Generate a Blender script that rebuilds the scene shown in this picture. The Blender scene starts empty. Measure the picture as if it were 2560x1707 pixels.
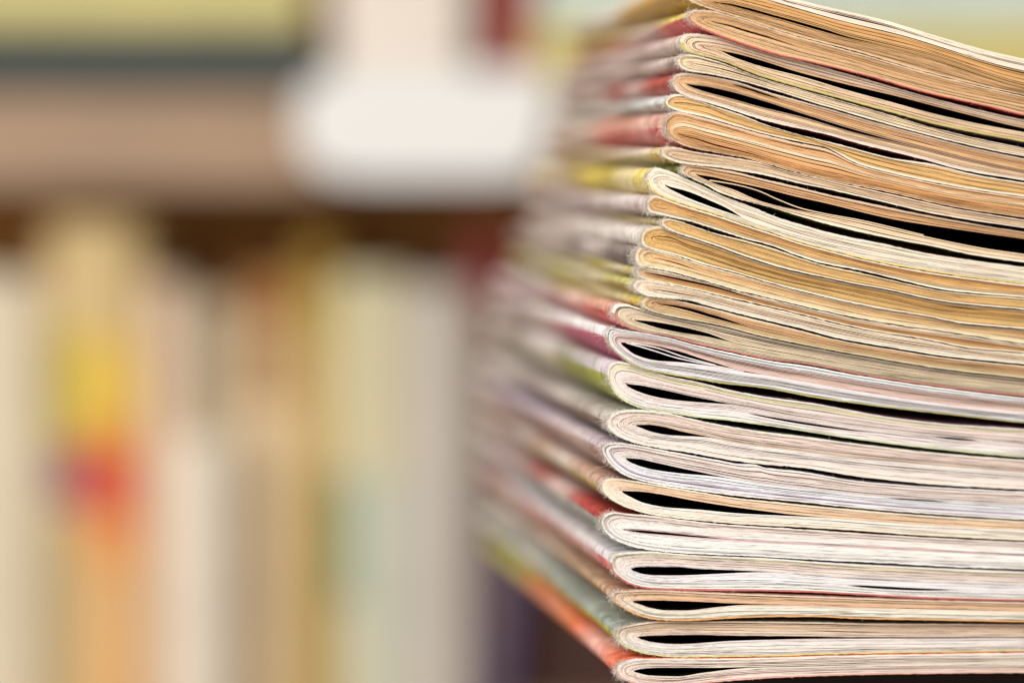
import bpy, math, random
import numpy as np

random.seed(7)
RNG = np.random.default_rng(11)
S = bpy.context.scene
COL = S.collection

# ------------------------------------------------------------------ camera, lamps, exposure
F = 7111.1            # focal length expressed in photograph pixels (100 mm lens, 2560 px wide)
HZ = 430.0            # eye level, photograph row
D0 = 0.60             # camera to the stack's front corner
TABLE = 0.72
ZC = TABLE + (1718 - HZ) / F * D0

cam = bpy.data.cameras.new("camera")
cam.lens = 100; cam.sensor_width = 36
cam.shift_y = -(853.5 - HZ) / 2560
cam.clip_start = 0.02; cam.clip_end = 50
cam.dof.use_dof = True
cam.dof.focus_distance = 0.604
cam.dof.aperture_fstop = 3.1
co = bpy.data.objects.new("camera", cam); COL.objects.link(co)
co.location = (0, 0, ZC); co.rotation_euler = (math.radians(90), 0, 0)
S.camera = co

W = bpy.data.worlds.new("World"); S.world = W; W.use_nodes = True
W.node_tree.nodes["Background"].inputs[0].default_value = (1.0, 0.965, 0.93, 1)
W.node_tree.nodes["Background"].inputs[1].default_value = 0.50


def area_lamp(name, loc, target, sx, sy, power, colour):
    l = bpy.data.lights.new(name, 'AREA'); l.shape = 'RECTANGLE'; l.size = sx; l.size_y = sy
    l.energy = power; l.color = colour
    o = bpy.data.objects.new(name, l); COL.objects.link(o); o.location = loc
    d = np.array(target) - np.array(loc)
    import mathutils
    o.rotation_euler = mathutils.Vector(d).to_track_quat('-Z', 'Y').to_euler()
    return o


area_lamp("window_light", (-0.42, -0.42, ZC + 0.66), (0.06, 0.65, ZC - 0.05), 1.1, 0.8, 22, (1.0, 0.985, 0.965))
area_lamp("bookcase_fill_light", (-0.15, 0.55, ZC + 1.25), (-0.05, 1.25, ZC - 0.05), 0.9, 0.5, 3.0, (1.0, 0.93, 0.82))  # extra lamp added to brighten the bookcase

area_lamp("low_fill_light", (-1.3, -0.1, ZC + 0.02), (-0.1, 1.25, ZC - 0.04), 0.8, 0.7, 4.2, (1.0, 0.96, 0.90))  # fill lamp added to lift the dark band under the shelf
S.view_settings.view_transform = 'Standard'; S.view_settings.look = 'None'
S.view_settings.exposure = 0.06; S.view_settings.gamma = 1
S.render.engine = 'CYCLES'
S.cycles.use_denoising = True
S.cycles.max_bounces = 6; S.cycles.diffuse_bounces = 4
S.cycles.sample_clamp_indirect = 5


# ------------------------------------------------------------------ helpers
def lin(c):
    c = np.asarray(c, float) / 255.0
    return np.where(c <= 0.04045, c / 12.92, ((c + 0.055) / 1.055) ** 2.4)


def px(x, y, d):
    return ((x - 1280) / F * d, d, ZC - (y - HZ) / F * d)


def pchip(xk, yk, x):
    xk = np.asarray(xk, float); yk = np.asarray(yk, float)
    h = np.diff(xk); dl = np.diff(yk) / h
    n = len(xk); m = np.zeros(n)
    if n == 2:
        m[:] = dl[0]
    else:
        for i in range(1, n - 1):
            if dl[i - 1] * dl[i] > 0:
                w1 = 2 * h[i] + h[i - 1]; w2 = h[i] + 2 * h[i - 1]
                m[i] = (w1 + w2) / (w1 / dl[i - 1] + w2 / dl[i])
        m[0] = dl[0]; m[-1] = dl[-1]
    i = np.clip(np.searchsorted(xk, x) - 1, 0, n - 2)
    t = (x - xk[i]) / h[i]
    t = np.clip(t, 0, 1)
    return ((2 * t**3 - 3 * t**2 + 1) * yk[i] + (t**3 - 2 * t**2 + t) * h[i] * m[i]
            + (-2 * t**3 + 3 * t**2) * yk[i + 1] + (t**3 - t**2) * h[i] * m[i + 1])


def wave(x, rng, lo=120, hi=900, n=5):
    """smooth random wander, roughly -1..1"""
    o = np.zeros_like(x)
    for k in range(n):
        o = o + np.sin(x * 2 * math.pi / rng.uniform(lo, hi) + rng.uniform(0, 6.28))
    return o / math.sqrt(n)


def mesh_object(name, verts, faces, mats, parent=None, mat_idx=None, smooth=None, tint=None, coord=None):
    me = bpy.data.meshes.new(name)
    me.from_pydata([tuple(v) for v in np.asarray(verts, float)], [], [tuple(map(int, f)) for f in faces])
    for m in mats:
        me.materials.append(m)
    if mat_idx is not None:
        me.polygons.foreach_set("material_index", np.asarray(mat_idx, np.int32))
    if smooth is not None:
        me.polygons.foreach_set("use_smooth", np.asarray(smooth, bool))
    if tint is not None:
        a = me.attributes.new("tint", 'FLOAT_COLOR', 'POINT')
        a.data.foreach_set("color", np.asarray(tint, np.float32).ravel())
    if coord is not None:
        a = me.attributes.new("paper_coord", 'FLOAT_VECTOR', 'POINT')
        a.data.foreach_set("vector", np.asarray(coord, np.float32).ravel())
    me.update()
    o = bpy.data.objects.new(name, me); COL.objects.link(o)
    if parent is not None:
        o.parent = parent
    return o


def empty(name, loc, rz=0.0):
    o = bpy.data.objects.new(name, None); COL.objects.link(o)
    o.empty_display_size = 0.01
    o.location = loc; o.rotation_euler = (0, 0, rz)
    return o


def tag(o, label=None, cat=None, group=None, kind=None):
    if label: o["label"] = label
    if cat: o["category"] = cat
    if group: o["group"] = group
    if kind: o["kind"] = kind
    return o


class Geo:
    """collects boxes and rounded boxes into one mesh"""
    def __init__(self): self.v = []; self.f = []

    def prism(self, poly, axis0, axis1, along, a, b):
        """closed polygon (list of 2-D points in axis0/axis1) extruded from a to b on axis `along`"""
        n0 = len(self.v); n = len(poly)
        for t in (a, b):
            for p in poly:
                q = [0, 0, 0]; q[axis0] = p[0]; q[axis1] = p[1]; q[along] = t
                self.v.append(q)
        self.f.append([n0 + i for i in range(n)][::-1]); self.f.append([n0 + n + i for i in range(n)])
        for i in range(n):
            j = (i + 1) % n
            self.f.append([n0 + i, n0 + j, n0 + n + j, n0 + n + i])
        return self

    def box(self, x0, x1, y0, y1, z0, z1, c=0.0):
        if c <= 0:
            return self.prism([(x0, y0), (x1, y0), (x1, y1), (x0, y1)], 0, 1, 2, z0, z1)
        return self.prism([(x0 + c, y0), (x1 - c, y0), (x1, y0 + c), (x1, y1 - c), (x1 - c, y1), (x0 + c, y1), (x0, y1 - c), (x0, y0 + c)], 0, 1, 2, z0, z1)

    def build(self, name, mat, parent=None):
        o = mesh_object(name, self.v, self.f, [mat], parent)
        import bmesh
        bm = bmesh.new(); bm.from_mesh(o.data); bmesh.ops.recalc_face_normals(bm, faces=bm.faces); bm.to_mesh(o.data); bm.free()
        return o


# ------------------------------------------------------------------ materials
def nodes(name):
    m = bpy.data.materials.new(name); m.use_nodes = True
    nt = m.node_tree
    return m, nt, nt.nodes, nt.links, nt.nodes["Principled BSDF"]


def paper_edge_material():
    m, nt, N, L, B = nodes("cut_paper_edge")
    at = N.new("ShaderNodeAttribute"); at.attribute_name = "tint"
    pc = N.new("ShaderNodeAttribute"); pc.attribute_name = "paper_coord"
    mp = N.new("ShaderNodeMapping"); mp.inputs["Scale"].default_value = (0.10, 9.0, 1.0)
    n1 = N.new("ShaderNodeTexNoise"); n1.inputs["Scale"].default_value = 1.0; n1.inputs["Detail"].default_value = 4; n1.inputs["Roughness"].default_value = 0.65
    mp2 = N.new("ShaderNodeMapping"); mp2.inputs["Scale"].default_value = (4.5, 9.0, 1.0)
    n2 = N.new("ShaderNodeTexNoise"); n2.inputs["Scale"].default_value = 1.0; n2.inputs["Detail"].default_value = 3; n2.inputs["Roughness"].default_value = 0.7
    mp3 = N.new("ShaderNodeMapping"); mp3.inputs["Scale"].default_value = (0.05, 0.6, 1.0)
    n3 = N.new("ShaderNodeTexNoise"); n3.inputs["Scale"].default_value = 1.0; n3.inputs["Detail"].default_value = 2
    for mpx, n in ((mp, n1), (mp2, n2), (mp3, n3)):
        L.new(pc.outputs["Vector"], mpx.inputs["Vector"]); L.new(mpx.outputs[0], n.inputs["Vector"])
    r1 = N.new("ShaderNodeMapRange"); r1.inputs[1].default_value = 0.3; r1.inputs[2].default_value = 0.7; r1.inputs[3].default_value = 0.90; r1.inputs[4].default_value = 1.08
    r2 = N.new("ShaderNodeMapRange"); r2.inputs[1].default_value = 0.25; r2.inputs[2].default_value = 0.75; r2.inputs[3].default_value = 0.90; r2.inputs[4].default_value = 1.09
    r3 = N.new("ShaderNodeMapRange"); r3.inputs[1].default_value = 0.3; r3.inputs[2].default_value = 0.7; r3.inputs[3].default_value = 0.92; r3.inputs[4].default_value = 1.08
    L.new(n1.outputs[0], r1.inputs[0]); L.new(n2.outputs[0], r2.inputs[0]); L.new(n3.outputs[0], r3.inputs[0])
    m1 = N.new("ShaderNodeMath"); m1.operation = 'MULTIPLY'; m2 = N.new("ShaderNodeMath"); m2.operation = 'MULTIPLY'
    L.new(r1.outputs[0], m1.inputs[0]); L.new(r2.outputs[0], m1.inputs[1]); L.new(m1.outputs[0], m2.inputs[0]); L.new(r3.outputs[0], m2.inputs[1])
    vm = N.new("ShaderNodeVectorMath"); vm.operation = 'SCALE'
    L.new(at.outputs["Color"], vm.inputs[0]); L.new(m2.outputs[0], vm.inputs["Scale"])
    L.new(vm.outputs[0], B.inputs["Base Color"])
    B.inputs["Roughness"].default_value = 0.95; B.inputs["Specular IOR Level"].default_value = 0.1
    ad = N.new("ShaderNodeMath"); ad.operation = 'ADD'; L.new(n1.outputs[0], ad.inputs[0]); L.new(n2.outputs[0], ad.inputs[1])
    bp = N.new("ShaderNodeBump"); bp.inputs["Strength"].default_value = 0.3; bp.inputs["Distance"].default_value = 0.00012
    L.new(ad.outputs[0], bp.inputs["Height"]); L.new(bp.outputs[0], B.inputs["Normal"])
    return m


def tint_material(name, rough, spec=0.3, blot=0.0):
    m, nt, N, L, B = nodes(name)
    at = N.new("ShaderNodeAttribute"); at.attribute_name = "tint"
    if blot:
        pc = N.new("ShaderNodeAttribute"); pc.attribute_name = "paper_coord"
        n = N.new("ShaderNodeTexNoise"); n.inputs["Scale"].default_value = 0.35; n.inputs["Detail"].default_value = 4
        L.new(pc.outputs["Vector"], n.inputs["Vector"])
        r = N.new("ShaderNodeMapRange"); r.inputs[1].default_value = 0.3; r.inputs[2].default_value = 0.7; r.inputs[3].default_value = 1 - blot; r.inputs[4].default_value = 1 + blot
        L.new(n.outputs[0], r.inputs[0])
        vm = N.new("ShaderNodeVectorMath"); vm.operation = 'SCALE'
        L.new(at.outputs["Color"], vm.inputs[0]); L.new(r.outputs[0], vm.inputs["Scale"]); L.new(vm.outputs[0], B.inputs["Base Color"])
    else:
        L.new(at.outputs["Color"], B.inputs["Base Color"])
    B.inputs["Roughness"].default_value = rough; B.inputs["Specular IOR Level"].default_value = spec
    return m


def noisy(name, rgb, rough=0.6, scale=40.0, amount=0.12, stretch=(1, 1, 1)):
    m, nt, N, L, B = nodes(name)
    c = lin(rgb) * 0.95
    tc = N.new("ShaderNodeTexCoord"); mp = N.new("ShaderNodeMapping"); mp.inputs["Scale"].default_value = stretch
    n = N.new("ShaderNodeTexNoise"); n.inputs["Scale"].default_value = scale; n.inputs["Detail"].default_value = 5
    r = N.new("ShaderNodeMapRange"); r.inputs[1].default_value = 0.3; r.inputs[2].default_value = 0.7; r.inputs[3].default_value = 1 - amount; r.inputs[4].default_value = 1 + amount
    vm = N.new("ShaderNodeVectorMath"); vm.operation = 'SCALE'; vm.inputs[0].default_value = tuple(c)
    L.new(tc.outputs["Object"], mp.inputs["Vector"]); L.new(mp.outputs[0], n.inputs["Vector"]); L.new(n.outputs[0], r.inputs[0]); L.new(r.outputs[0], vm.inputs["Scale"])
    L.new(vm.outputs[0], B.inputs["Base Color"]); B.inputs["Roughness"].default_value = rough
    B.inputs["Specular IOR Level"].default_value = 0.3
    return m


EDGE = paper_edge_material()
PAGE = tint_material("printed_page_gap_shade", 0.9, 0.0)
PRINT = tint_material("cover_print", 0.45, 0.35, 0.40)
FIBRE = tint_material("paper_fibre", 0.95, 0.05)

# ------------------------------------------------------------------ the magazines
# outlines measured on the cut front face of the stack, in photograph pixels:
# nose = fold tip; T / B = top and bottom outline; fold = tip of the inner fold; U / L = upper and lower lip of the
# open gap inside; C = where the two halves meet again further right
MAGS = [
 dict(nose=(1700,-27), T=[(1712,-48),(1745,-62),(1850,-42),(2000,1),(2102,26),(2214,52),(2333,88),(2476,129),(2560,148)],
      B=[(1728,5),(1757,17),(1857,47),(1952,78),(2000,92),(2143,130),(2310,179),(2560,238)], fold=(1788,5),
      U=[(1820,9),(1857,17),(1952,43),(2060,73),(2119,92)], L=[(1820,13),(1857,23),(1952,49),(2060,80),(2119,96)], C=[(2214,115),(2333,145),(2560,219)],
      u=[(0,232,216,196),(.42,236,222,206),(.5,196,146,78),(1,196,150,104)], l=[(0,178,142,100),(1,196,152,106)], slit=(0.46,2180,3400,0.16),
      cov=((205,160,80),(190,150,70),(214,196,96),(216,190,100)), name="topmost magazine, white and brown layered edges, its fold cut off above the picture"),
 dict(nose=(1718,42), T=[(1722,32),(1738,26),(1762,26),(1857,49),(1952,80),(2143,133),(2310,181),(2560,241)],
      B=[(1726,55),(1762,76),(1810,95),(1881,119),(1952,140),(2000,150),(2167,190),(2310,231),(2476,268),(2560,289)], fold=(1776,51),
      U=[(1820,62),(1857,73),(1917,91)], L=[(1820,66),(1857,78),(1917,95)], C=[(2000,120),(2119,152),(2238,188),(2560,262)],
      u=[(0,196,154,112),(1,190,146,100)], l=[(0,214,176,132),(1,204,166,124)],
      cov=((226,206,110),(210,90,90),(222,200,110),(206,110,90)), edge=(206, 110, 84), name="second magazine from the top, brown paper with a yellow and red cover"),
 dict(nose=(1699,106), T=[(1703,95),(1714,86),(1738,85),(1786,91),(1857,114),(1976,146),(2060,169),(2167,199),(2310,240),(2560,300)],
      B=[(1703,122),(1714,129),(1762,142),(1810,155),(1905,192),(1976,213),(2060,236),(2119,252),(2238,284),(2333,310),(2560,355)], fold=(1766,116),
      U=[(1833,133),(1905,152),(2000,182),(2119,212),(2238,240),(2405,283),(2560,321)], L=[(1800,128),(1833,143),(1905,167),(2000,191),(2119,226),(2238,258),(2405,301),(2560,331)], C=[],
      u=[(0,236,220,202),(.6,228,206,180),(1,196,152,110)], l=[(0,206,182,140),(.5,222,194,156),(1,232,212,182)],
      cov=((206,184,176),(190,170,160),(196,160,150),(180,160,150)), edge=(196, 184, 110), name="white edged magazine near the top with a long black gap in its fold"),
 dict(nose=(1693,152), T=[(1702,138),(1721,137),(1786,152),(1905,196),(2000,224),(2100,252),(2238,292),(2333,320),(2560,370)],
      B=[(1700,168),(1721,178),(1762,184),(1833,198),(1929,224),(2060,265),(2143,289),(2286,329),(2405,359),(2560,391)], fold=(1726,155),
      U=[(1762,163),(1810,173),(1870,190)], L=[(1762,165),(1810,176),(1870,193)], C=[(2000,232),(2143,272),(2286,311),(2560,380)],
      u=[(0,226,206,182),(1,222,198,168)], l=[(0,238,222,200),(1,222,196,160)],
      cov=((184,158,146),(160,140,130),(180,150,140),(150,130,120)), name="thin cream magazine pressed under the white edged one, third fold down"),
 dict(nose=(1680,207), T=[(1683,196),(1690,188),(1714,183),(1762,189),(1833,203),(1905,226),(2060,269),(2143,293),(2286,332),(2405,363),(2560,396)],
      B=[(1684,217),(1690,226),(1714,240),(1786,262),(1852,283),(1905,300),(1976,317),(2060,335),(2143,358),(2286,393),(2405,425),(2560,451)], fold=(1717,209),
      U=[(1760,216),(1810,226),(1905,252),(2000,283),(2143,327)], L=[(1740,222),(1762,229),(1833,248),(1905,268),(2000,291),(2143,333)], C=[(2286,366),(2429,402),(2560,430)],
      u=[(0,230,212,190),(.15,204,158,114),(1,206,160,114)], l=[(0,230,224,212),(.5,214,184,150),(1,206,168,128)],
      cov=((168,60,56),(160,60,54),(190,150,140),(170,150,140)), lens=[(0, 0.2, 1880, 60, 0.2)], name="magazine with a white rounded fold over dark red cover and brown pages"),
 dict(nose=(1664,257), T=[(1672,243),(1690,236),(1707,236),(1740,250),(1786,266),(1852,287),(1905,309),(1976,331),(2100,362),(2238,397),(2333,411),(2429,435),(2560,457)],
      B=[(1672,268),(1690,276),(1762,293),(1833,313),(1905,333),(2000,355),(2060,367),(2143,409),(2286,446),(2429,473),(2560,492)], fold=(1690,257),
      U=[], L=[], C=[(1762,268),(1833,296),(1905,320),(2000,343),(2143,388),(2286,424),(2429,454),(2560,474)],
      u=[(0,242,228,206),(.14,220,170,104),(1,226,186,126)], l=[(0,244,232,214),(.2,226,186,122),(1,214,164,98)],
      cov=((206,208,206),(190,196,190),(170,176,164),(160,170,160)), name="ochre paged magazine inside a thin white cover, with no gap in its fold"),
 dict(nose=(1660,318), T=[(1666,296),(1690,280),(1762,296),(1833,316),(1905,336),(2000,359),(2060,371),(2143,411),(2286,448),(2429,475),(2560,494)],
      B=[(1667,338),(1690,354),(1714,365),(1786,381),(1857,394),(1952,420),(2000,434),(2214,479),(2381,516),(2560,544)], fold=(1698,334),
      U=[(1740,346),(1786,360),(1857,378)], L=[(1740,349),(1786,364),(1857,381)], C=[(1952,404),(2060,432),(2214,463),(2381,500),(2560,528)],
      u=[(0,206,150,90),(.35,206,156,106),(.5,244,230,204),(.64,214,168,118),(1,190,130,78)], l=[(0,206,164,118),(1,186,128,74)],
      cov=((216,150,130),(204,64,72),(206,170,140),(180,120,100)), name="brown magazine with frayed fluffy fold above a red underside", fray=2.2),
 dict(nose=(1652,383), T=[(1658,372),(1667,368),(1681,368),(1738,380),(1810,391),(1893,405),(1952,424),(2060,449),(2214,483),(2381,520),(2560,550)],
      B=[(1657,391),(1667,397),(1705,409),(1786,418),(1833,425),(1905,437),(2000,459),(2060,471),(2190,501),(2333,534),(2560,570)], fold=(1686,386),
      U=[], L=[], C=[(1762,399),(1833,408),(1905,420),(2000,443),(2190,490),(2333,522),(2560,561)],
      u=[(0,226,196,162),(1,212,178,142)], l=[(0,242,222,196),(1,226,198,164)],
      cov=((206,180,110),(190,166,60),(196,170,120),(190,150,90)), name="thin cream magazine with olive yellow underside, just over the green one"),
 dict(nose=(1701,427), T=[(1704,418),(1712,412),(1738,413),(1786,421),(1833,429),(1905,447),(2000,469),(2060,484),(2167,507),(2333,541),(2560,580)],
      B=[(1706,434),(1714,438),(1762,461),(1798,481),(1845,497),(1929,519),(2000,541),(2060,558),(2214,594),(2333,616),(2429,637),(2560,656)], fold=(1740,434),
      U=[(1780,442),(1810,449),(1905,470),(2000,494),(2060,507),(2238,549),(2405,575),(2560,597)], L=[(1762,448),(1786,459),(1833,474),(1905,504),(1976,522),(2060,537),(2143,552),(2310,590),(2476,623),(2560,635)], C=[],
      u=[(0,204,160,114),(1,206,158,112)], l=[(0,244,226,198),(.5,238,216,184),(1,232,204,166)],
      loose=[[(1774,451),(1800,455),(1830,460),(1890,475),(1950,501),(2000,520),(2060,534),(2143,549),(2310,588)]],
      cov=((132,146,60),(130,140,60),(190,180,90),(150,150,80)), name="set back magazine with green cover and a wide black wedge between its pages"),
 dict(nose=(1614,447), T=[(1618,434),(1628,424),(1640,420),(1667,426),(1714,446),(1762,468),(1786,480),(1833,500),(1881,518),(1929,538),(2000,561),(2060,578),(2119,592),(2214,611),(2310,632),(2560,668)],
      B=[(1617,462),(1624,473),(1667,497),(1714,513),(1786,535),(1857,559),(1929,582),(2000,606),(2060,622),(2167,649),(2357,684),(2560,710)], fold=(1662,459),
      U=[(1714,477),(1786,506),(1833,529)], L=[(1690,480),(1714,492),(1786,520),(1833,536)], C=[(1857,545),(1905,562),(2060,608),(2214,640),(2357,664),(2560,694)],
      u=[(0,244,230,214),(1,240,222,204)], l=[(0,244,228,208),(1,242,228,214)],
      cov=((226,202,70),(228,204,66),(214,190,110),(190,160,90)), edge=(236, 204, 100), name="thick white edged magazine with fuzzy blunt fold and yellow cover, widest of the upper half", fray=1.6),
 dict(nose=(1616,511), T=[(1620,498),(1634,488),(1667,499),(1714,515),(1786,537),(1857,561),(1929,584),(2000,608),(2060,624),(2167,651),(2357,686),(2560,712)],
      B=[(1622,529),(1643,535),(1667,541),(1714,551),(1786,572),(1857,595),(1929,614),(2000,641),(2060,659),(2143,674),(2214,691),(2381,727),(2560,743)], fold=(1640,512),
      U=[], L=[], C=[(1667,520),(1714,534),(1786,556),(1857,580),(1929,602),(2000,624),(2143,660),(2333,700),(2560,729)],
      u=[(0,244,228,206),(.12,206,150,86),(1,206,152,88)], l=[(0,246,234,218),(.3,240,216,172),(1,214,160,96)],
      cov=((204,186,186),(196,170,170),(190,160,170),(170,150,160)), name="ochre magazine tucked directly below the yellow covered white one", fray=2.0),
 dict(nose=(1652,556), T=[(1657,549),(1667,547),(1690,551),(1738,567),(1786,583),(1857,600),(1929,620),(2000,645),(2060,663),(2143,680),(2214,697),(2381,731),(2560,746)],
      B=[(1657,564),(1690,582),(1740,598),(1786,613),(1881,647),(1976,675),(2060,693),(2119,706),(2214,723),(2357,753),(2560,774)], fold=(1690,561),
      U=[], L=[], C=[(1738,579),(1786,595),(1857,618),(1929,641),(2000,662),(2119,692),(2214,710),(2381,742),(2560,760)],
      u=[(0,232,208,166),(.3,208,160,96),(1,222,184,124)], l=[(0,246,234,214),(.25,228,188,126),(1,216,168,106)],
      cov=((206,190,140),(196,176,130),(210,180,150),(190,160,130)), name="set back tan magazine with spiral looking fold and ochre pages"),
 dict(nose=(1603,599), T=[(1608,580),(1624,569),(1648,566),(1670,574),(1690,585),(1738,600),(1786,616),(1881,650),(1976,678),(2060,696),(2119,709),(2214,726),(2357,756),(2560,777)],
      B=[(1607,613),(1631,624),(1690,638),(1762,662),(1833,680),(1893,698),(1956,716),(2000,727),(2095,750),(2214,774),(2310,789),(2405,808),(2476,815),(2560,822)], fold=(1644,595),
      U=[], L=[], C=[(1690,609),(1738,628),(1786,642),(1881,674),(1976,699),(2060,716),(2214,748),(2357,778),(2560,798)],
      u=[(0,232,206,160),(.2,214,168,100),(1,206,152,84)], l=[(0,240,226,204),(.12,228,190,124),(1,216,170,104)],
      cov=((216,208,200),(206,196,186),(196,180,170),(190,170,160)), lens=[(0, 0.15, 2400, 60, 0.14)], name="thick ochre magazine of tightly packed leaves with rounded fold", fray=1.8),
 dict(nose=(1587,640), T=[(1592,625),(1602,617),(1624,622),(1660,630),(1690,640),(1762,664),(1833,683),(1893,701),(1956,718),(2095,752),(2214,776),(2310,791),(2405,811),(2476,818),(2560,825)],
      B=[(1591,657),(1600,666),(1620,669),(1667,677),(1762,702),(1857,729),(1905,740),(2000,763),(2190,803),(2381,831),(2560,858)], fold=(1634,643),
      U=[(1660,649),(1698,659)], L=[(1660,651),(1698,662)], C=[(1762,682),(1857,708),(1905,720),(2000,743),(2190,786),(2381,815),(2560,840)],
      u=[(0,232,204,158),(1,212,160,108)], l=[(0,240,222,190),(1,222,192,140)],
      cov=((128,116,112),(90,80,78),(140,120,110),(120,110,110)), name="tan magazine with frayed double fold and a dark grey cover", fray=2.0),
 dict(nose=(1591,679), T=[(1595,671),(1602,669),(1620,672),(1667,680),(1762,705),(1857,732),(1905,743),(2000,766),(2190,806),(2381,834),(2560,861)],
      B=[(1598,691),(1613,697),(1670,709),(1742,725),(1837,747),(1956,774),(2000,785),(2190,828),(2310,847),(2429,870),(2560,881)], fold=(1611,678),
      U=[(1650,686),(1690,694),(1786,715),(1857,737)], L=[(1650,690),(1690,699),(1786,720),(1857,740)], C=[(2000,774),(2190,815),(2381,844),(2560,870)],
      u=[(0,236,220,196),(1,230,206,170)], l=[(0,240,226,204),(.25,186,140,84),(1,178,130,78)],
      cov=((196,180,80),(190,170,90),(180,170,100),(180,160,90)), name="thin brown magazine with a long ragged torn lower cover edge", fray=2.4),
 dict(nose=(1583,713), T=[(1587,705),(1594,701),(1623,700),(1670,711),(1742,727),(1837,750),(1956,777),(2000,788),(2190,831),(2310,850),(2429,873),(2560,884)],
      B=[(1587,722),(1594,728),(1623,741),(1670,746),(1718,750),(1766,763),(1885,793),(2000,820),(2095,845),(2238,870),(2357,889),(2560,910)], fold=(1626,720),
      U=[(1660,726),(1694,732)], L=[(1660,728),(1694,734)], C=[(1766,746),(1885,776),(2000,804),(2095,827),(2238,854),(2357,872),(2560,898)],
      u=[(0,236,220,200),(1,226,200,170)], l=[(0,246,236,224),(1,230,206,178)],
      cov=((204,196,120),(180,176,80),(196,190,120),(190,180,110)), name="pale cream magazine with pointed grey fold over the olive edged one", fray=1.6),
 dict(nose=(1603,758), T=[(1608,748),(1618,742),(1647,743),(1694,752),(1766,768),(1885,798),(2000,826),(2095,850),(2238,875),(2357,894),(2560,915)],
      B=[(1607,767),(1623,776),(1694,794),(1790,811),(1909,841),(2000,860),(2190,895),(2357,922),(2560,945)], fold=(1640,757),
      U=[(1680,762),(1718,769),(1790,789)], L=[(1680,767),(1718,776),(1790,797)], C=[(1885,820),(2000,844),(2190,880),(2357,905),(2560,928)],
      u=[(0,232,206,164),(.15,206,156,100),(1,200,148,92)], l=[(0,166,148,84),(.3,186,156,104),(1,190,152,98)],
      cov=((226,208,60),(222,204,60),(206,196,110),(180,170,100)), name="brown magazine with curled inner leaves and a yellow cover"),
 dict(nose=(1528,780), T=[(1532,767),(1542,760),(1559,759),(1587,767),(1623,780),(1694,797),(1790,814),(1909,844),(2000,863),(2190,898),(2357,925),(2560,948)],
      B=[(1535,795),(1556,812),(1599,829),(1670,841),(1730,857),(1837,881),(1932,900),(2000,908),(2167,939),(2357,967),(2560,990)], fold=(1585,798),
      U=[(1623,803),(1670,810),(1766,832)], L=[(1610,809),(1647,820),(1694,830),(1766,841)], C=[(1837,857),(1932,876),(2000,888),(2167,918),(2357,946),(2560,969)],
      u=[(0,238,226,208),(.15,216,196,168),(1,212,190,160)], l=[(0,216,198,170),(1,214,196,164)],
      cov=((206,150,130),(206,80,74),(196,180,190),(200,140,140)), edge=(206,124,104), name="beige magazine with a red cover showing under its fold"),
 dict(nose=(1515,841), T=[(1517,827),(1524,819),(1545,823),(1599,831),(1670,844),(1730,860),(1837,884),(1932,903),(2000,912),(2167,942),(2357,970),(2560,994)],
      B=[(1520,858),(1551,891),(1587,915),(1670,936),(1742,948),(1801,958),(1909,970),(2028,992),(2167,1012),(2238,1021),(2405,1040),(2560,1057)], fold=(1552,855),
      U=[(1580,857),(1623,862),(1694,877),(1766,900),(1861,927)], L=[(1565,870),(1587,886),(1647,902),(1694,905),(1790,917),(1861,930)], C=[(1932,940),(2028,957),(2167,980),(2357,1008),(2560,1030)],
      u=[(0,250,246,242),(.35,246,240,236),(.5,222,190,172),(1,216,182,164)], l=[(0,200,190,90),(.10,248,244,242),(1,240,228,224)],
      loose=[[(1566,857),(1623,873),(1694,895),(1766,910),(1861,928)],[(1576,857),(1640,869),(1710,892),(1790,913)]],
      cov=((240,234,232),(196,90,126),(206,196,196),(190,150,160)), edge=(186, 174, 70), name="white magazine with an olive lined cover and loose leaves crossing its open gap"),
 dict(nose=(1518,936), T=[(1521,918),(1528,908),(1540,903),(1563,906),(1623,926),(1670,940),(1742,954),(1813,972),(1909,991),(2040,1009),(2119,1024),(2238,1045),(2381,1061),(2560,1072)],
      B=[(1524,960),(1540,986),(1575,1010),(1604,1021),(1670,1031),(1742,1043),(1837,1053),(1956,1069),(2000,1076),(2143,1098),(2310,1119),(2560,1143)], fold=(1565,958),
      U=[(1600,963),(1647,972),(1742,993),(1810,1006)], L=[(1587,975),(1635,991),(1694,1001),(1766,1007),(1810,1010)], C=[(1837,1012),(1900,1024),(2000,1044),(2143,1064),(2310,1083),(2560,1106)],
      u=[(0,236,226,214),(.3,190,190,130),(.36,230,212,200),(1,226,208,196)], l=[(0,196,204,150),(.08,240,230,224),(1,236,220,212)],
      cov=((210,200,206),(160,168,66),(160,150,150),(130,130,120)), edge=(206, 210, 160), lens=[(1, 0.84, 2370, 60, 0.16), (1, 0.6, 2000, 150, 0.2)], name="white magazine with lime cover line and the deepest black lens gap"),
 dict(nose=(1516,1054), T=[(1519,1043),(1528,1034),(1547,1027),(1587,1024),(1647,1027),(1718,1044),(1813,1064),(1909,1079),(2000,1090),(2143,1109),(2310,1129),(2560,1150)],
      B=[(1519,1068),(1528,1078),(1551,1093),(1599,1110),(1647,1119),(1718,1130),(1837,1151),(1909,1160),(2000,1168),(2143,1190),(2333,1210),(2560,1223)], fold=(1590,1062),
      U=[(1620,1061),(1647,1064),(1718,1081),(1760,1089)], L=[(1605,1070),(1623,1077),(1670,1087),(1718,1090),(1760,1092)], C=[(1837,1106),(2000,1128),(2238,1154),(2400,1168),(2560,1181)],
      u=[(0,240,230,212),(.12,222,200,184),(.8,224,204,188),(1,206,160,126)], l=[(0,236,220,202),(1,240,228,222)],
      cov=((188,180,172),(120,96,84),(170,160,160),(110,90,84)), name="magazine with pointed white fold and several dark lines between its leaves", fray=1.7),
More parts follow.
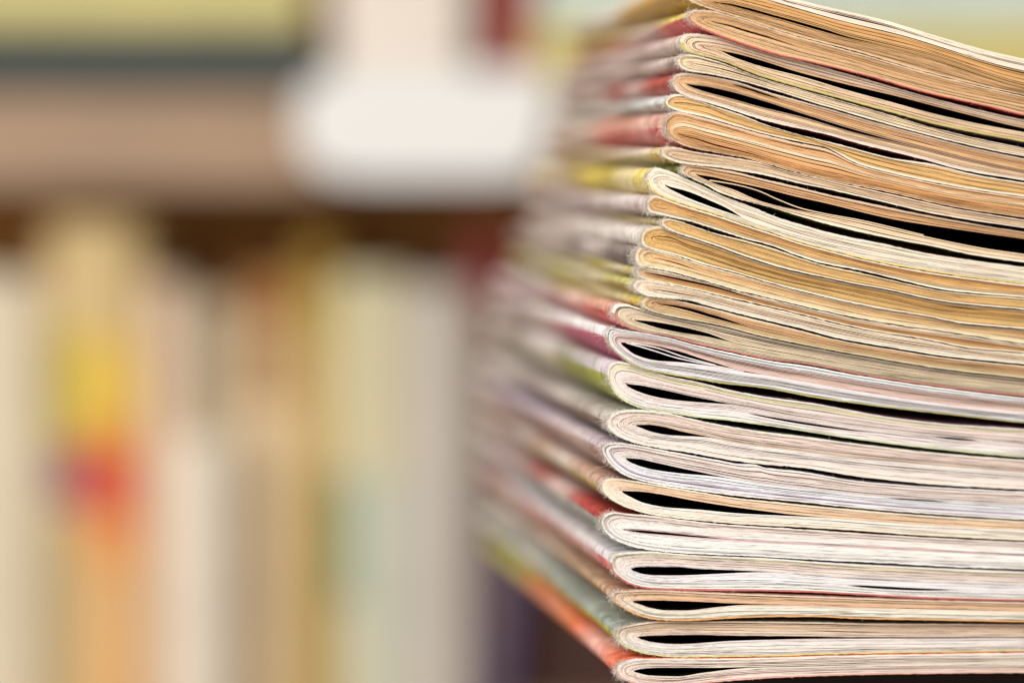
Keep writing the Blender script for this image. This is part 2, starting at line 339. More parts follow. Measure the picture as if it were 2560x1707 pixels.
 dict(nose=(1505,1121), T=[(1508,1114),(1516,1109),(1540,1106),(1587,1112),(1647,1123),(1718,1136),(1790,1149),(1861,1160),(1885,1160),(1909,1168),(2000,1178),(2143,1202),(2333,1217),(2560,1229)],
      B=[(1511,1140),(1528,1162),(1563,1188),(1623,1206),(1718,1222),(1837,1238),(1956,1250),(2000,1254),(2143,1269),(2286,1281),(2560,1298)], fold=(1565,1144),
      U=[(1600,1147),(1623,1152),(1718,1173),(1790,1188)], L=[(1587,1160),(1623,1171),(1694,1182),(1790,1191)], C=[(1861,1202),(2000,1220),(2143,1236),(2333,1250),(2560,1264)],
      u=[(0,244,236,226),(.12,232,216,204),(1,224,206,194)], l=[(0,240,230,216),(.14,240,234,234),(.45,206,204,222),(.5,242,236,236),(1,244,238,238)],
      cov=((196,176,186),(166,120,110),(190,180,196),(160,130,130)), lens=[(1, 0.9, 2260, 90, 0.12)], name="white magazine with bluish lines in its lower half and a bump in its top edge", fray=1.6),
 dict(nose=(1502,1216), T=[(1505,1206),(1514,1198),(1532,1195),(1575,1200),(1647,1212),(1742,1228),(1837,1244),(1956,1256),(2000,1261),(2143,1274),(2286,1286),(2560,1303)],
      B=[(1507,1228),(1528,1248),(1575,1271),(1635,1287),(1694,1295),(1766,1302),(1861,1310),(2000,1317),(2119,1324),(2286,1336),(2560,1350)], fold=(1555,1226),
      U=[(1600,1228),(1647,1234),(1742,1252),(1837,1267),(1980,1285)], L=[(1575,1241),(1611,1257),(1670,1268),(1742,1273),(1837,1282),(1980,1289)], C=[(2100,1296),(2286,1310),(2560,1325)],
      u=[(0,236,220,180),(.12,228,196,158),(1,224,186,144)], l=[(0,240,214,172),(.25,242,226,208),(1,244,232,218)],
      cov=((184,150,130),(196,180,110),(206,180,170),(176,150,110)), name="warm cream magazine with a large black opening and yellowish fold"),
 dict(nose=(1503,1301), T=[(1507,1291),(1517,1283),(1535,1279),(1563,1283),(1623,1288),(1718,1300),(1790,1308),(1885,1315),(2000,1322),(2143,1332),(2286,1341),(2560,1355)],
      B=[(1507,1318),(1520,1336),(1551,1355),(1599,1370),(1670,1379),(1790,1386),(1900,1390),(1956,1394),(2000,1396),(2071,1400),(2238,1408),(2405,1417),(2560,1422)], fold=(1561,1324),
      U=[(1600,1325),(1647,1329),(1742,1339)], L=[(1575,1327),(1599,1331),(1670,1337),(1742,1343)], C=[(1837,1349),(2000,1358),(2143,1365),(2286,1373),(2560,1387)],
      u=[(0,244,236,224),(.14,226,212,196),(.5,236,226,218),(1,240,228,222)], l=[(0,246,240,230),(1,240,230,224)],
      cov=((160,50,52),(154,164,156),(190,160,160),(200,196,200)), name="white magazine with dark red upper cover and a thin slit for a gap", fray=1.7),
 dict(nose=(1525,1403), T=[(1527,1392),(1533,1385),(1563,1381),(1623,1378),(1694,1384),(1790,1390),(1900,1394),(2000,1401),(2071,1406),(2238,1415),(2560,1429)],
      B=[(1529,1424),(1547,1443),(1575,1460),(1623,1471),(1694,1474),(1790,1476),(1909,1477),(2000,1479),(2143,1486),(2286,1494),(2560,1501)], fold=(1578,1421),
      U=[(1600,1417),(1623,1416),(1694,1417),(1737,1421),(1813,1424),(1897,1428)], L=[(1590,1429),(1610,1435),(1647,1438),(1700,1438),(1813,1433),(1897,1430)], C=[(2000,1436),(2143,1446),(2286,1453),(2560,1464)],
      u=[(0,240,230,212),(.15,206,206,164),(.3,226,204,184),(1,240,228,222)], l=[(0,244,232,204),(.2,244,236,230),(1,240,232,232)],
      cov=((216,208,212),(206,60,62),(200,196,200),(206,90,90)), edge=(206, 60, 60), lens=[(1, 0.5, 2230, 130, 0.22)], name="white magazine with a bright red line under its lower cover"),
 dict(nose=(1526,1489), T=[(1530,1480),(1540,1477),(1563,1476),(1611,1474),(1718,1478),(1837,1483),(2000,1489),(2143,1494),(2286,1499),(2560,1506)],
      B=[(1533,1500),(1563,1522),(1599,1539),(1647,1549),(1694,1551),(1742,1550),(1837,1544),(1956,1541),(2040,1541),(2143,1546),(2286,1549),(2560,1554)], fold=(1582,1502),
      U=[(1610,1500),(1647,1500),(1742,1503),(1861,1509),(1920,1511)], L=[(1600,1510),(1623,1518),(1670,1525),(1718,1525),(1790,1517),(1861,1512),(1920,1512)], C=[(2000,1513),(2143,1518),(2286,1521),(2560,1527)],
      u=[(0,216,172,132),(.2,222,176,136),(1,222,174,134)], l=[(0,232,176,106),(.12,244,230,212),(1,240,222,206)],
      cov=((174,146,116),(226,160,90),(190,170,140),(210,170,130)), edge=(232, 170, 104), name="peach edged magazine with orange lower cover and rounded black opening"),
 dict(nose=(1540,1585), T=[(1543,1574),(1552,1568),(1563,1565),(1599,1557),(1647,1552),(1694,1552),(1742,1552),(1837,1552),(1956,1553),(2040,1554),(2143,1557),(2286,1558),(2560,1560)],
      B=[(1545,1601),(1575,1621),(1623,1635),(1694,1642),(1813,1641),(1956,1639),(2040,1635),(2190,1632),(2381,1629),(2560,1627)], fold=(1597,1593),
      U=[(1620,1590),(1647,1589),(1718,1588),(1837,1590),(2000,1592),(2080,1593)], L=[(1612,1600),(1635,1605),(1694,1609),(1742,1607),(1837,1600),(2000,1596),(2080,1595)], C=[(2286,1594),(2560,1593)],
      u=[(0,206,172,120),(.15,214,180,148),(1,222,198,180)], l=[(0,222,222,166),(.08,244,240,232),(1,236,224,220)],
      cov=((150,164,156),(190,190,60),(190,196,190),(170,180,90)), edge=(214, 216, 140), name="second magazine from the bottom, grey green cover with a lime line", fray=1.6),
 dict(nose=(1540,1673), T=[(1544,1661),(1552,1655),(1563,1651),(1599,1645),(1670,1645),(1790,1645),(1956,1642),(2040,1639),(2190,1636),(2381,1633),(2560,1631)],
      B=[(1545,1688),(1563,1699),(1599,1711),(1647,1716),(1694,1714),(1766,1706),(1861,1698),(2040,1689),(2238,1684),(2560,1681)], fold=(1585,1677),
      U=[(1610,1671),(1647,1669),(1718,1669),(1813,1668),(1873,1667)], L=[(1600,1683),(1623,1688),(1694,1690),(1766,1680),(1873,1669)], C=[(2000,1664),(2238,1659),(2560,1656)],
      u=[(0,244,236,224),(.14,236,220,204),(1,232,212,196)], l=[(0,226,160,136),(.08,238,222,204),(.6,236,208,196),(1,238,222,208)],
      cov=((226,96,60),(230,96,50),(176,176,40),(170,174,40)), edge=(228, 170, 150), name="lowest magazine in view, with an orange and lime cover and fluffy fold", fray=1.5),
]
RIGHT = 3360.0
YBOT = 1690.0


def extend(pts):
    y = pts[-1][1]
    return pts + [(x, YBOT + (y - YBOT) * k) for x, k in ((2760, .975), (3000, .955), (RIGHT, .935))]


class Plane:
    """the front plane of one magazine: photograph pixel -> metres along the front (u) and height"""
    def __init__(self, nose, yaw, off):
        self.c, self.s = math.cos(yaw), math.sin(yaw)
        self.d = D0 + off; self.x0 = (nose[0] - 1280) / F * self.d

    def at(self, x, y):
        k = (np.asarray(x, float) - 1280) / F
        u = (k * self.d - self.x0) / (self.c - k * self.s)
        return u, ZC - (np.asarray(y, float) - HZ) / F * (self.d + u * self.s)


def half(nose, pts, s):
    span = RIGHT - nose[0]
    pts = extend(sorted(pts))
    sk = [0.0] + [math.sqrt((p[0] - nose[0]) / span) for p in pts]
    yk = [nose[1]] + [p[1] for p in pts]
    return nose[0] + span * s * s, pchip(sk, yk, s)


NS = 400
SG = np.linspace(0, 1, NS) ** 1.0
prev = None
CURVES = []
for m in MAGS:
    xo, T = half(m["nose"], m["T"], SG)
    _, Bm = half(m["nose"], m["B"], SG)
    xi, Ui = half(m["fold"], m["U"] + m["C"], SG)
    _, Li = half(m["fold"], m["L"] + m["C"], SG)
    if prev is not None:
        lim = np.interp(xo, prev[0], prev[1], left=-1e9) + 0.7
        T = np.maximum(T, np.where(xo > prev[0][0] + 6, lim, -1e9))
    # keep the four curves in order
    To = np.interp(xi, xo, T); Bo = np.interp(xi, xo, Bm)
    mt = 3.5
    Ui = np.maximum(Ui, To + mt); Li = np.maximum(Li, Ui + 0.35)
    Li = np.minimum(Li, np.maximum(Bo - mt, Ui + 0.35))
    Bm = np.maximum(Bm, T + 2)
    CURVES.append((xo, T, Bm, xi, Ui, Li))
    prev = (xo, Bm)


def ramp(stops, t):
    ts = [q[0] for q in stops]
    c = [np.interp(t, ts, [q[k] for q in stops]) for k in (1, 2, 3)]
    c = np.stack(np.broadcast_arrays(*c), -1)
    g = c.mean(-1, keepdims=True)
    return lin(np.clip((g + (c - g) * 1.03) * 1.055, 0, 250))


INKS = [(120, 130, 60), (110, 60, 50), (90, 90, 120), (170, 80, 70), (70, 70, 70), (150, 120, 60)]
LEN = 0.200


def build_magazine(i, m):
    rng = np.random.default_rng(100 + i)
    n_m = len(MAGS)
    yv = np.interp(m["nose"][1], [0, 420, 1100], [560, 470, 190])        # where its spine vanishes on the eye level
    yaw = math.atan((1280 - yv) / F) + math.radians(rng.normal(0, 0.22))
    off = rng.normal(0, 0.00045)
    P = Plane(m["nose"], yaw, off)
    _, zn = P.at(m["nose"][0], max(b[1] for b in m["B"]))
    zn = float(zn)
    root = empty("magazine", (P.x0, P.d, zn), yaw)
    tag(root, m["name"], "magazine", "folded magazines piled in the stack")
    xo, T, Bm, xi, Ui, Li = CURVES[i]
    length = LEN + rng.normal(0, 0.003)
    fray = m.get("fray", 1.0)
    # thickness decides how many leaves can be told apart
    j = int(NS * 0.35)
    xr = xo[j]
    thU = np.interp(xr, xi, Ui) - T[j]; thL = Bm[j] - np.interp(xr, xi, Li)
    ns = int(np.clip(round((thU + thL) / 2 / 3.1), 4, 15))
    tcov = min(0.2, 3.6 / max(6, (thU + thL) / 2))

    def band(s, ta, tb):
        """closed path upper-right -> fold -> lower-right at layer depth ta (outer side) and tb (inner side)"""
        out = []
        for tt in (ta, tb):
            xs, ys = [], []
            for half_i in (0, 1):
                O = (T, Bm)[half_i]; I = (Ui, Li)[half_i]
                x1 = np.interp(s, SG, xo); y1 = np.interp(s, SG, O)
                x2 = np.interp(s, SG, xi); y2 = np.interp(s, SG, I)
                t = tt[half_i]
                X = x1 + (x2 - x1) * t; Y = y1 + (y2 - y1) * t
                if half_i == 0:
                    X, Y = X[::-1], Y[::-1]
                else:
                    X, Y = X[1:], Y[1:]
                xs.append(X); ys.append(Y)
            out.append((np.concatenate(xs), np.concatenate(ys)))
        return out

    def ribbon(name, outer, inner, tm, front_col, side_col, inner_col, mats, jit=0.0, segs=1, seed=0, rough=0.0, close=False, v0=0.0, ln=None):
        ln = ln or length
        (ox, oy), (ix, iy) = outer, inner
        n = len(ox)
        if rough:
            dn = rng.normal(0, rough, n); oy_f = oy + dn; ox_f = ox + rng.normal(0, rough * 0.5, n)
        else:
            ox_f, oy_f = ox, oy
        uo, zo = P.at(ox_f, oy_f); ui, zi = P.at(ix, iy)
        uob, zob = P.at(ox, oy)
        arc = np.concatenate([[0], np.cumsum(np.hypot(np.diff(uob), np.diff(zob)))]) * 1000
        arc = arc - arc[n // 2]
        vj = v0 + jit + rng.normal(0, 0.00004, n) + 0.00008 * wave(ox, rng, 60, 500)
        V = []; TN = []; CO = []; FA = []; MI = []; SM = []
        # front face
        a = np.stack([uo, vj, zo - zn], 1); b = np.stack([ui, vj + rng.normal(0, 0.00002, n), zi - zn], 1)
        V += [a, b]; TN += [front_col, front_col]
        CO += [np.stack([arc, np.full(n, tm[0]), np.full(n, seed)], 1), np.stack([arc, np.full(n, tm[1]), np.full(n, seed)], 1)]
        k = np.arange(n - 1)
        FA.append(np.stack([k, n + k, n + k + 1, k + 1], 1)); MI += [0] * (n - 1); SM += [True] * (n - 1)
        base = 2 * n
        # outer and inner sides
        for side, (uu, zz, uf, zf, col) in enumerate(((uob, zob, uo, zo, side_col), (ui, zi, ui, zi, inner_col))):
            sg = segs if side == 0 else 1
            for q in range(sg + 1):
                w = q / sg
                v = vj if q == 0 else np.full(n, ln * w)
                zq = zf if q == 0 else zz
                if close and side == 1 and q == sg:      # gap shaped shut at the far end to keep light out
                    zq = (zq + zq[::-1]) / 2
                V.append(np.stack([uf if q == 0 else uu, v, zq - zn], 1))
                TN.append(col(w) if callable(col) else col)
                CO.append(np.stack([arc, np.full(n, ln * w * 1000), np.full(n, seed)], 1))
            for q in range(sg):
                o0 = base + q * n; o1 = o0 + n
                f = np.stack([o0 + k, o0 + k + 1, o1 + k + 1, o1 + k], 1)
                FA.append(f if side == 0 else f[:, ::-1]); MI += [1 + side] * (n - 1); SM += [True] * (n - 1)
            base += n * (sg + 1)
        V = np.concatenate(V); TN = np.concatenate([np.concatenate([np.clip(t_, 0, 1), np.ones((n, 1))], 1) for t_ in TN]); CO = np.concatenate(CO)
        return mesh_object(name, V, np.concatenate(FA), mats, root, MI, SM, TN, CO)

    def tone(c):
        return c * (0.77 if i < 17 else 0.84) + lin((226, 186, 142) if i < 16 else (230, 208, 184) if i < 18 else (238, 223, 215)) * (0.23 if i < 17 else 0.16)

    # cover
    sc_ = np.linspace(0, 1, 190)
    z0 = (np.zeros(190), np.zeros(190)); z1 = (np.full(190, tcov), np.full(190, tcov))
    o, inn = band(sc_, z0, z1)
    n = len(o[0])
    up = (np.arange(n) < 190)[:, None]
    ccol = tone(np.where(up, ramp(m["u"], 0.0), ramp(m["l"], 0.0)))
    if 'edge' in m:
        ccol = np.where(up, ccol, lin(m['edge']) * 1.2 - lin((246, 238, 226)) * 0.2)
        ccol = np.clip(ccol, 0, 1)
    wl_ = np.where(up, 0.6, 0.8 if 'edge' in m else 0.6)
    ccol = ccol * wl_ + lin((242, 230, 212) if i < 17 else (246, 237, 228)) * (1 - wl_)
    cu0, cl0, cu1, cl1 = [lin(c) for c in m["cov"]]
    nearnose = np.clip(1 - np.abs(np.arange(n) - 190) / 60.0, 0, 1)[:, None]
    wphase = rng.uniform(0, 6.28)
    alt = lin(m["cov"][rng.integers(0, 4)]) * rng.uniform(0.4, 0.8)

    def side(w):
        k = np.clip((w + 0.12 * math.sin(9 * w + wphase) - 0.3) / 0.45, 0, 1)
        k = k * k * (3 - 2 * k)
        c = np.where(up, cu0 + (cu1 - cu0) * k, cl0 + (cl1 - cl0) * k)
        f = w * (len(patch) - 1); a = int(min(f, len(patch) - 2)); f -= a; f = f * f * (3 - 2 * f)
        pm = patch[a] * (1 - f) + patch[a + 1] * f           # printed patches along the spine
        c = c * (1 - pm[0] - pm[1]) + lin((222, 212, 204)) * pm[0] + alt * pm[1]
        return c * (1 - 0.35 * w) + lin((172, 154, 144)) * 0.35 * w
    patch = np.zeros((8, 2))
    for k_ in range(1, 8):
        r_ = rng.random()
        if r_ < 0.45: patch[k_, 0] = rng.uniform(0.3, 0.75)
        elif r_ < 0.65: patch[k_, 1] = rng.uniform(0.3, 0.6)
    if i == n_m - 1:
        patch[:] = 0; patch[1, 0] = 0.5; patch[3, 0] = 0.12
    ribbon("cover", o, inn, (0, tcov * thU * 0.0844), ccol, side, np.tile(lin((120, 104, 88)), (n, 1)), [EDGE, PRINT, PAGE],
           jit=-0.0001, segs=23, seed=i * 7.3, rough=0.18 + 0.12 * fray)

    # leaves
    sl = np.linspace(0, 1, 96)
    xg = np.interp(sl, SG, xo)
    bounds = []
    for q in range(ns + 1):
        wu = wave(xg, rng, 250, 1500, 4); wl = wave(xg, rng, 250, 1500, 4)
        e = 0.0 if q in (0, ns) else 0.14
        fade = np.clip(sl * 4, 0.15, 1)
        bounds.append([tcov + (1 - tcov) * (q + e * w * fade) / ns for w in (wu, wl)])
    shift = {}
    for (hf, tf, xc, hw_, amt) in m.get("lens", []):
        q0 = int(np.clip(round(tf * ns), 2, ns - 1))
        shp = amt * np.clip(1 - ((xg - xc) / hw_) ** 2, 0, 1) ** 0.8
        for k_ in range(1, q0 + 1):
            bounds[k_][hf] = bounds[k_][hf] - shp * 0.5 * k_ / q0
        shift[(q0, hf)] = shp
    for q in range(ns):
        ta, tb = [], []
        gap0 = 0.03 if rng.random() < 0.66 else rng.uniform(0.18, 0.46)
        for h_ in (0, 1):
            A, Bb = bounds[q][h_], bounds[q + 1][h_]
            wd = Bb - A
            g = gap0 * np.clip(sl / 0.28, 0.12, 1) + 0.4 * np.clip(wave(xg, rng, 300, 1700, 3) - 0.7, 0, 0.9)
            sl_ = m.get("slit")
            if sl_ and h_ == 0 and abs((q + 0.5) / ns - sl_[0]) < 0.5 / ns:
                g = np.maximum(g, 0.7 * np.clip((xg - sl_[1]) / 350.0, 0, 1))
            A0 = A + shift[(q, h_)] if (q, h_) in shift else A
            Bb = np.maximum(Bb, A0 + (1 - tcov) * 0.3 / ns)
            ta.append(A0 + wd * 0.02); tb.append(np.maximum(Bb - wd * np.clip(g, 0.03, 0.85), ta[-1] + 0.2 / ns * (1 - tcov)))
        o, inn = band(sl, ta, tb)
        n = len(o[0])
        tm = (q + 0.5) / ns
        jit = rng.normal(0, 1, 3) * 0.04
        val = 1 + rng.normal(0, 0.05) + (0.12 if rng.random() < 0.15 else 0)
        cu = ramp(m["u"], tcov + (1 - tcov) * tm); cl = ramp(m["l"], tcov + (1 - tcov) * tm)
        cu, cl = tone(cu), tone(cl)
        cu = cu * val * (1 + jit * 0.5); cl = cl * val * (1 + jit * 0.5)
        if rng.random() < 0.10:
            ink = lin(INKS[rng.integers(0, len(INKS))]); a_ = rng.uniform(0.2, 0.55)
            cu = cu * (1 - a_) + ink * a_; cl = cl * (1 - a_) + ink * a_
        up2 = (np.arange(n) < 96)[:, None]
        # the two halves share one leaf: blend their colours, light and shade painted in, round the fold
        bl = np.clip((np.arange(n) - 96) / 36.0 + 0.5, 0, 1)[:, None]
        fc = cu * (1 - bl) + cl * bl
        page = lin((130, 112, 92)) if q < ns - 1 else lin((24, 20, 18))  # innermost leaf near black: shade of the gap painted into the page
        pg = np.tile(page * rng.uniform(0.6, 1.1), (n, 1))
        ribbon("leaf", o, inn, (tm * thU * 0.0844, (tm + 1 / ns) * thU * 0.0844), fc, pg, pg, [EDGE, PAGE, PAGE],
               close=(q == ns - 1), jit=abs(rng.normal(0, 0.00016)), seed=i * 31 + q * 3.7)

    for lp in m.get("loose", []):
        xs = np.array([p[0] for p in lp], float); ys = np.array([p[1] for p in lp], float)
        xx = np.linspace(xs[0], xs[-1], 60); yy = pchip(xs, ys, xx)
        n = 60
        fc = np.tile(ramp(m["l"], 0.9) * 0.95, (n, 1)); pg = np.tile(lin((150, 126, 100)), (n, 1))
        ribbon("loose_leaf", (xx, yy - 1.3), (xx, yy + 1.3), (0, 0.2), fc, pg, pg, [EDGE, PAGE, PAGE], jit=0.0002, seed=i * 5.1)

    # torn paper fibres along the worn cover edges
    V = []; FA = []; TN = []
    count = int(340 * fray)
    for q in range(count):
        hf = rng.integers(0, 2)
        s = abs(rng.normal(0, 0.09)) if rng.random() < 0.7 else rng.uniform(0, 0.78)
        if s > 0.78: continue
        O = (T, Bm)[hf]
        x = np.interp(s, SG, xo); y = np.interp(s, SG, O)
        x2 = np.interp(s + 0.004, SG, xo); y2 = np.interp(s + 0.004, SG, O)
        tx, ty = x2 - x, y2 - y
        l_ = math.hypot(tx, ty) or 1
        nx, ny = (ty / l_, -tx / l_) if hf == 0 else (-ty / l_, tx / l_)
        near = math.exp(-(s / 0.10) ** 2)
        ln = rng.gamma(2.0, 1.2 + 1.9 * near * min(fray, 2.0)) + 1.0
        ln = min(ln, 20)
        if rng.random() < 0.02: ln *= 2.0
        ang = rng.normal(0, 0.8)
        dx = nx * math.cos(ang) - ny * math.sin(ang); dy = nx * math.sin(ang) + ny * math.cos(ang)
        cu_ = rng.normal(0, 0.5)
        w0 = rng.uniform(0.25, 0.55)
        vv = rng.uniform(-0.0002, 0.0004)
        dv = rng.normal(-0.25, 0.6)
        b0 = len(V); rings = 4
        inset = rng.uniform(0, 2.2)
        px_, py_ = x - nx * inset, y - ny * inset
        col = lin((246, 238, 226)) * rng.uniform(0.82, 1.05)
        for r in range(rings):
            f = r / (rings - 1)
            cx = px_ + dx * ln * f - dy * cu_ * ln * f * f
            cy = py_ + dy * ln * f + dx * cu_ * ln * f * f
            w = w0 * (1 - 0.75 * f)
            u_, z_ = P.at(cx, cy)
            wm = w * D0 / F
            for a in range(3):
                aa = a * 2.0944
                V.append((float(u_) + wm * math.cos(aa), vv + dv * ln * f * D0 / F + wm * math.sin(aa) * 0.8, float(z_) - zn + wm * math.sin(aa)))
                TN.append((*col, 1))
        for r in range(rings - 1):
            for a in range(3):
                p0 = b0 + r * 3 + a; p1 = b0 + r * 3 + (a + 1) % 3
                FA.append((p0, p1, p1 + 3, p0 + 3))
    o = mesh_object("paper_fibres", V, FA, [FIBRE], root, None, [True] * len(FA), np.clip(np.array(TN), 0, 1))
    o["kind"] = "stuff"


for i_, m_ in enumerate(MAGS):
    build_magazine(i_, m_)

# ------------------------------------------------------------------ the bookcase behind
DB = 1.18                                   # spines of the books
WOOD = noisy("shelf_wood", (166, 138, 112), 0.55, 14, 0.10, (1, 4, 9))
WOOD_DARK = noisy("back_panel_wood", (206, 144, 76), 0.7, 10, 0.12, (6, 1, 1))
sc = DB / F
ZB0 = px(0, 1800, DB)[2]                    # lower shelf
ZM0 = px(0, 464, DB - 0.02)[2]; ZM1 = px(0, 236, DB - 0.02)[2]
XL, XR = px(-900, 0, DB)[0], px(3700, 0, DB)[0]
YB = DB + 0.125
case = tag(empty("bookcase", (0, DB, 0)), "brown wooden bookcase standing behind the stack with two shelves of books", "bookcase")
def case_part(name, x0, x1, y0, y1, z0, z1, m):
    return Geo().box(x0, x1, y0 - DB, y1 - DB, z0, z1).build(name, m, case)
case_part("shelf_board", XL, XR, DB - 0.02, YB, ZM0, ZM1, WOOD)
case_part("shelf_board", XL, XR, DB - 0.02, YB, ZB0 - 0.03, ZB0, WOOD)
case_part("shelf_board", XL, XR, DB - 0.02, YB, ZM1 + 0.32, ZM1 + 0.35, WOOD)
case_part("shelf_board", XL, XR, DB - 0.02, YB, 0.08, 0.11, WOOD)
case_part("back_panel", XL, XR, YB + 0.001, YB + 0.012, 0.0, ZM1 + 0.35, WOOD_DARK)
case_part("side_panel", XL - 0.022, XL - 0.001, DB - 0.02, YB + 0.012, 0.0, ZM1 + 0.37, WOOD)
case_part("side_panel", XR + 0.001, XR + 0.022, DB - 0.02, YB + 0.012, 0.0, ZM1 + 0.37, WOOD)

PAGES_M = noisy("book_pages", (225, 208, 178), 0.9, 120, 0.10, (20, 1, 1))
_mats = {}
def book_mat(rgb):
    if rgb not in _mats:
        _mats[rgb] = noisy("book_cover_%d" % (len(_mats) + 1), rgb, 0.55, 30, 0.06)
    return _mats[rgb]

def book(px0, px1, ytop, zbase, rgb, label, front=0.0, depth=0.11, patches=(), tilt=0.0, rnd=0.35):
    """upright book, spine to the camera; photograph columns px0..px1 on the spine plane"""
    d = DB + front
    x0, x1 = px(px0, 0, d)[0], px(px1, 0, d)[0]; zt = px(0, ytop, d)[2]
    w = x1 - x0; h = zt - zbase
    t = tag(empty("book", ((x0 + x1) / 2, d, zbase)), label, "book", "books upright on the lower shelf" if ytop > 400 else "books on the upper shelf")
    t.rotation_euler = (0, tilt, 0)
    th = 0.0016; r = w * rnd * 0.5
    n = 8
    out = [(w / 2 * math.cos(a) , -r * math.sin(a) + r) for a in np.linspace(0, math.pi, n)]
    inn = [((w / 2 - th) * math.cos(a), -(r) * math.sin(a) + r + th) for a in np.linspace(0, math.pi, n)]
    poly = [(w / 2, depth)] + out + [(-w / 2, depth), (-w / 2 + th, depth)] + inn[::-1] + [(w / 2 - th, depth)]
    g = Geo()
    # build the U-shaped cover as quads so that the concave section stays clean
    o_path = [(w / 2, depth)] + out + [(-w / 2, depth)]
    i_path = [(w / 2 - th, depth)] + inn + [(-w / 2 + th, depth)]
    for k in range(len(o_path) - 1):
        g.prism([o_path[k], o_path[k + 1], i_path[k + 1], i_path[k]], 0, 1, 2, 0, h)
    g.build("cover", book_mat(rgb), t)
    Geo().box(-w / 2 + th + 0.0003, w / 2 - th - 0.0003, r + th + 0.0004, depth - 0.003, 0.003, h - 0.003).build("page_block", PAGES_M, t)
    for (a0, a1, y0, y1, c) in patches:
        q = Geo(); z0 = px(0, y1, d)[2] - zbase; z1 = px(0, y0, d)[2] - zbase
        m = 6; ang = np.linspace(math.pi * (1 - a0), math.pi * (1 - a1), m)
        op = [((w / 2 + 0.0004) * math.cos(a), -(r + 0.0004) * math.sin(a) + r) for a in ang]
        ip = [((w / 2 + 0.0001) * math.cos(a), -(r + 0.0001) * math.sin(a) + r) for a in ang]
        for k in range(m - 1):
            q.prism([op[k], op[k + 1], ip[k + 1], ip[k]], 0, 1, 2, z0, z1)
        q.build("spine_label", book_mat(c), t)
    return t

B = ZB0 + 0.0005
book(-330, -150, 700, B, (200, 170, 140), "tan book outside the left edge of the lower shelf row")
book(-140, 108, 690, B, (222, 208, 180), "pale pinkish beige book at the left end of the lower row")
book(112, 352, 555, B, (212, 184, 130), "tall tan book with yellow, red and orange patches on its spine", front=-0.006,
     patches=((0.10, 0.42, 820, 1110, (190, 170, 70)), (0.42, 0.86, 850, 1060, (234, 194, 84)), (0.42, 0.86, 1062, 1115, (226, 150, 50)),
              (0.16, 0.45, 1118, 1262, (138, 80, 108)), (0.45, 0.84, 1118, 1300, (222, 92, 58)), (0.45, 0.84, 1302, 1420, (236, 160, 90)), (0.42, 0.86, 1422, 1795, (232, 184, 124)), (0.10, 0.41, 1300, 1795, (188, 166, 118))))
book(356, 462, 700, B, (222, 194, 166), "pale pink book right of the tall tan book with the coloured patches")
book(466, 588, 745, B, (190, 176, 148), "greyish beige book behind the short white book", front=0.012)
book(430, 570, 1095, B, (230, 218, 198), "short white book standing in front of the greyish beige book", front=-0.028, depth=0.036)
book(592, 742, 690, B, (166, 114, 62), "orange brown book left of the olive yellow spine", front=0.006,
     patches=((0.10, 0.95, 800, 980, (188, 152, 110)), (0.10, 0.95, 1000, 1795, (226, 200, 160))))
book(746, 838, 598, B, (152, 118, 38), "narrow olive yellow book, second tallest of the lower row", front=0.004,
     patches=((0.08, 0.92, 720, 860, (190, 164, 84)), (0.08, 0.92, 862, 1200, (208, 176, 112)), (0.08, 0.92, 1202, 1795, (186, 154, 80))))
book(842, 1012, 686, B, (214, 204, 166), "pale cream green book with a teal patch low on its spine",
     patches=((0.04, 0.34, 1190, 1500, (112, 154, 134)), (0.34, 0.95, 1190, 1795, (206, 206, 184))))
book(1016, 1168, 712, B, (202, 192, 180), "pale grey pink book at the right end of the lower row")
book(1172, 1242, 575, B, (150, 54, 58), "narrow book with dark red top behind the back end of the stack", front=0.02, patches=((0.03, 0.97, 800, 1795, (160, 138, 122)),))
book(1214, 1264, 1250, B, (92, 76, 112), "small purple book leaning beside the stack of magazines", front=0.0, tilt=math.radians(5))

book(1276, 1900, 1180, B, (74, 46, 38), "wide dark brown box added for the shaded shelf interior behind the stack", front=0.03, rnd=0.05)  # added block, its dark colour stands in for shade inside the shelf
U = ZM1 + 0.0005
def flat_book(px0, px1, z0, th, rgb, label, front=0.01, depth=0.115):
    d = DB + front; x0, x1 = px(px0, 0, d)[0], px(px1, 0, d)[0]
    t = tag(empty("book", ((x0 + x1) / 2, d, z0)), label, "book", "books on the upper shelf")
    w = x1 - x0; c = 0.0016
    g = Geo()
    n = 6; r = th * 0.25
    arc = [(-r * math.sin(a) + r, th / 2 * (1 - math.cos(a))) for a in np.linspace(0, math.pi, n)]
    arci = [(y + c, c + (th - 2 * c) * z / th) for y, z in arc]
    op = [(depth, 0)] + arc + [(depth, th)]; ip = [(depth, c)] + arci + [(depth, th - c)]
    for k in range(len(op) - 1):
        g.prism([op[k], op[k + 1], ip[k + 1], ip[k]], 1, 2, 0, -w / 2, w / 2)
    g.build("cover", book_mat(rgb), t)
    Geo().box(-w / 2 + 0.003, w / 2 - 0.003, r + c + 0.0004, depth - 0.003, c + 0.0003, th - c - 0.0003).build("page_block", PAGES_M, t)
    return z0 + th + 0.0003
z = flat_book(-760, 790, U, 160 * sc, (62, 70, 68), "dark grey green book lying flat on the upper shelf")
z = flat_book(-700, 765, z, 142 * sc, (208, 196, 132), "yellow book lying flat on top of the dark grey green book", 0.012)
flat_book(-720, 740, z, 110 * sc, (214, 206, 170), "cream book topmost of the flat pile left of the white file", 0.011)
z = flat_book(1330, 3000, U, 180 * sc, (206, 192, 122), "yellow book lying flat behind the top of the stack")
z = flat_book(1345, 2950, z, 130 * sc, (206, 220, 212), "pale blue book lying flat on the yellow book", 0.012)
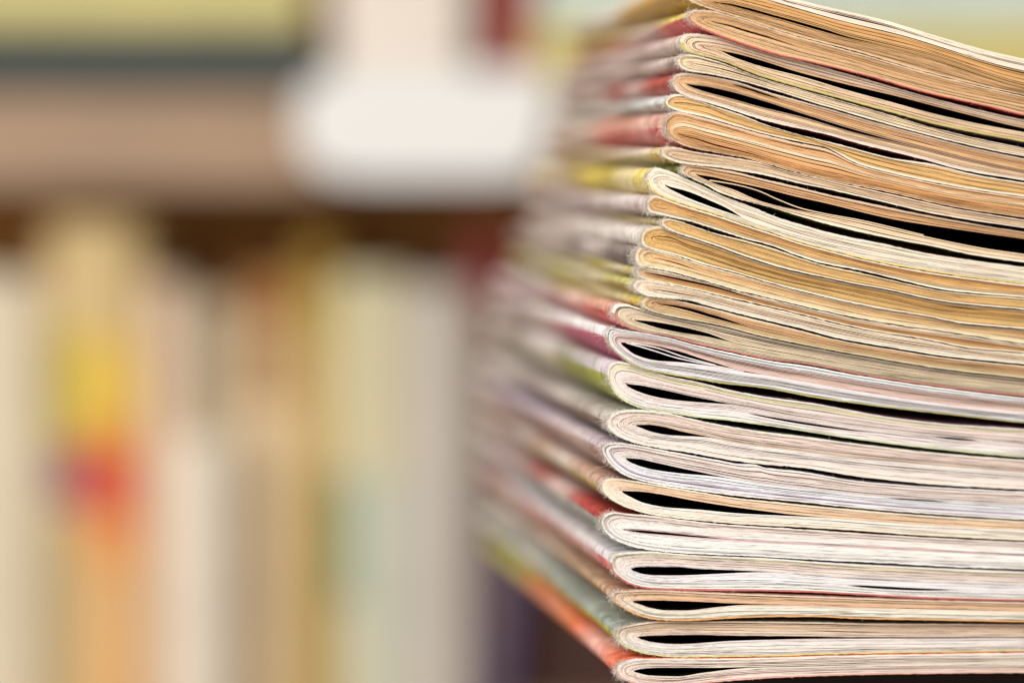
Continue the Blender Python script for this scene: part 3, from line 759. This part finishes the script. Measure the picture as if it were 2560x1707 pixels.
flat_book(1340, 2960, z, 130 * sc, (210, 222, 218), "light aqua book topmost of the flat pile behind the stack", 0.013)
book(835, 1165, -420, U, (226, 214, 200), "white box file standing upright on the upper shelf", 0.0, 0.115, rnd=0.1)
book(1240, 1312, -300, U, (176, 84, 84), "narrow red book standing on the upper shelf", 0.004, 0.11)
# white card holder clipped over the shelf edge
cd = DB - 0.034
h = tag(empty("card_holder", (px(1058, 0, cd)[0], cd, px(0, 330, cd)[2])), "blank white card holder hanging over the front edge of the shelf", "sign")
def rrect(w, hh, r, n=7):
    pts = []
    for cx, cz, a0 in ((w - r, hh - r, 0), (-w + r, hh - r, 90), (-w + r, -hh + r, 180), (w - r, -hh + r, 270)):
        pts += [(cx + r * math.cos(math.radians(a0 + 90 * k / n)), cz + r * math.sin(math.radians(a0 + 90 * k / n))) for k in range(n + 1)]
    return pts
hw = 335 * cd / F; hh = 160 * cd / F
card_px = [(744, 320), (750, 240), (776, 206), (830, 186), (1000, 170), (1330, 176), (1376, 196), (1386, 250), (1372, 340), (1340, 430), (1318, 446), (1200, 452), (900, 450), (810, 434), (762, 396)]
Geo().prism([((x - 1058) * cd / F, (330 - y) * cd / F) for x, y in card_px][::-1], 0, 2, 1, 0, 0.004).build("card", noisy("white_card", (231, 229, 225), 0.5, 60, 0.02), h)
Geo().box(-0.02, 0.02, 0.0045, 0.0135, -0.012, 0.012).build("clip", noisy("clip_plastic", (225, 222, 216), 0.4, 60, 0.02), h)

# ------------------------------------------------------------------ what the stack stands on
DARKWOOD = noisy("stained_wood", (40, 27, 22), 0.6, 18, 0.2, (1, 8, 8))
st = tag(empty("stool", (0.10, 0.70, 0)), "dark stained wooden stool under the stack of magazines", "stool")
Geo().box(-0.07, 0.118, -0.075, 0.055, TABLE - 0.028, TABLE - 0.0015, 0.004).build("seat", DARKWOOD, st)
for sx in (-0.05, 0.10):
    for sy in (-0.06, 0.04):
        Geo().box(sx - 0.012, sx + 0.012, sy - 0.012, sy + 0.012, 0.0, TABLE - 0.0285, 0.003).build("leg", DARKWOOD, st)
fl = Geo().box(-3, 3, -2, 3, -0.05, -0.001).build("floor", noisy("floor_boards", (120, 96, 72), 0.6, 6, 0.15, (8, 1, 1)))
tag(fl, kind="structure")
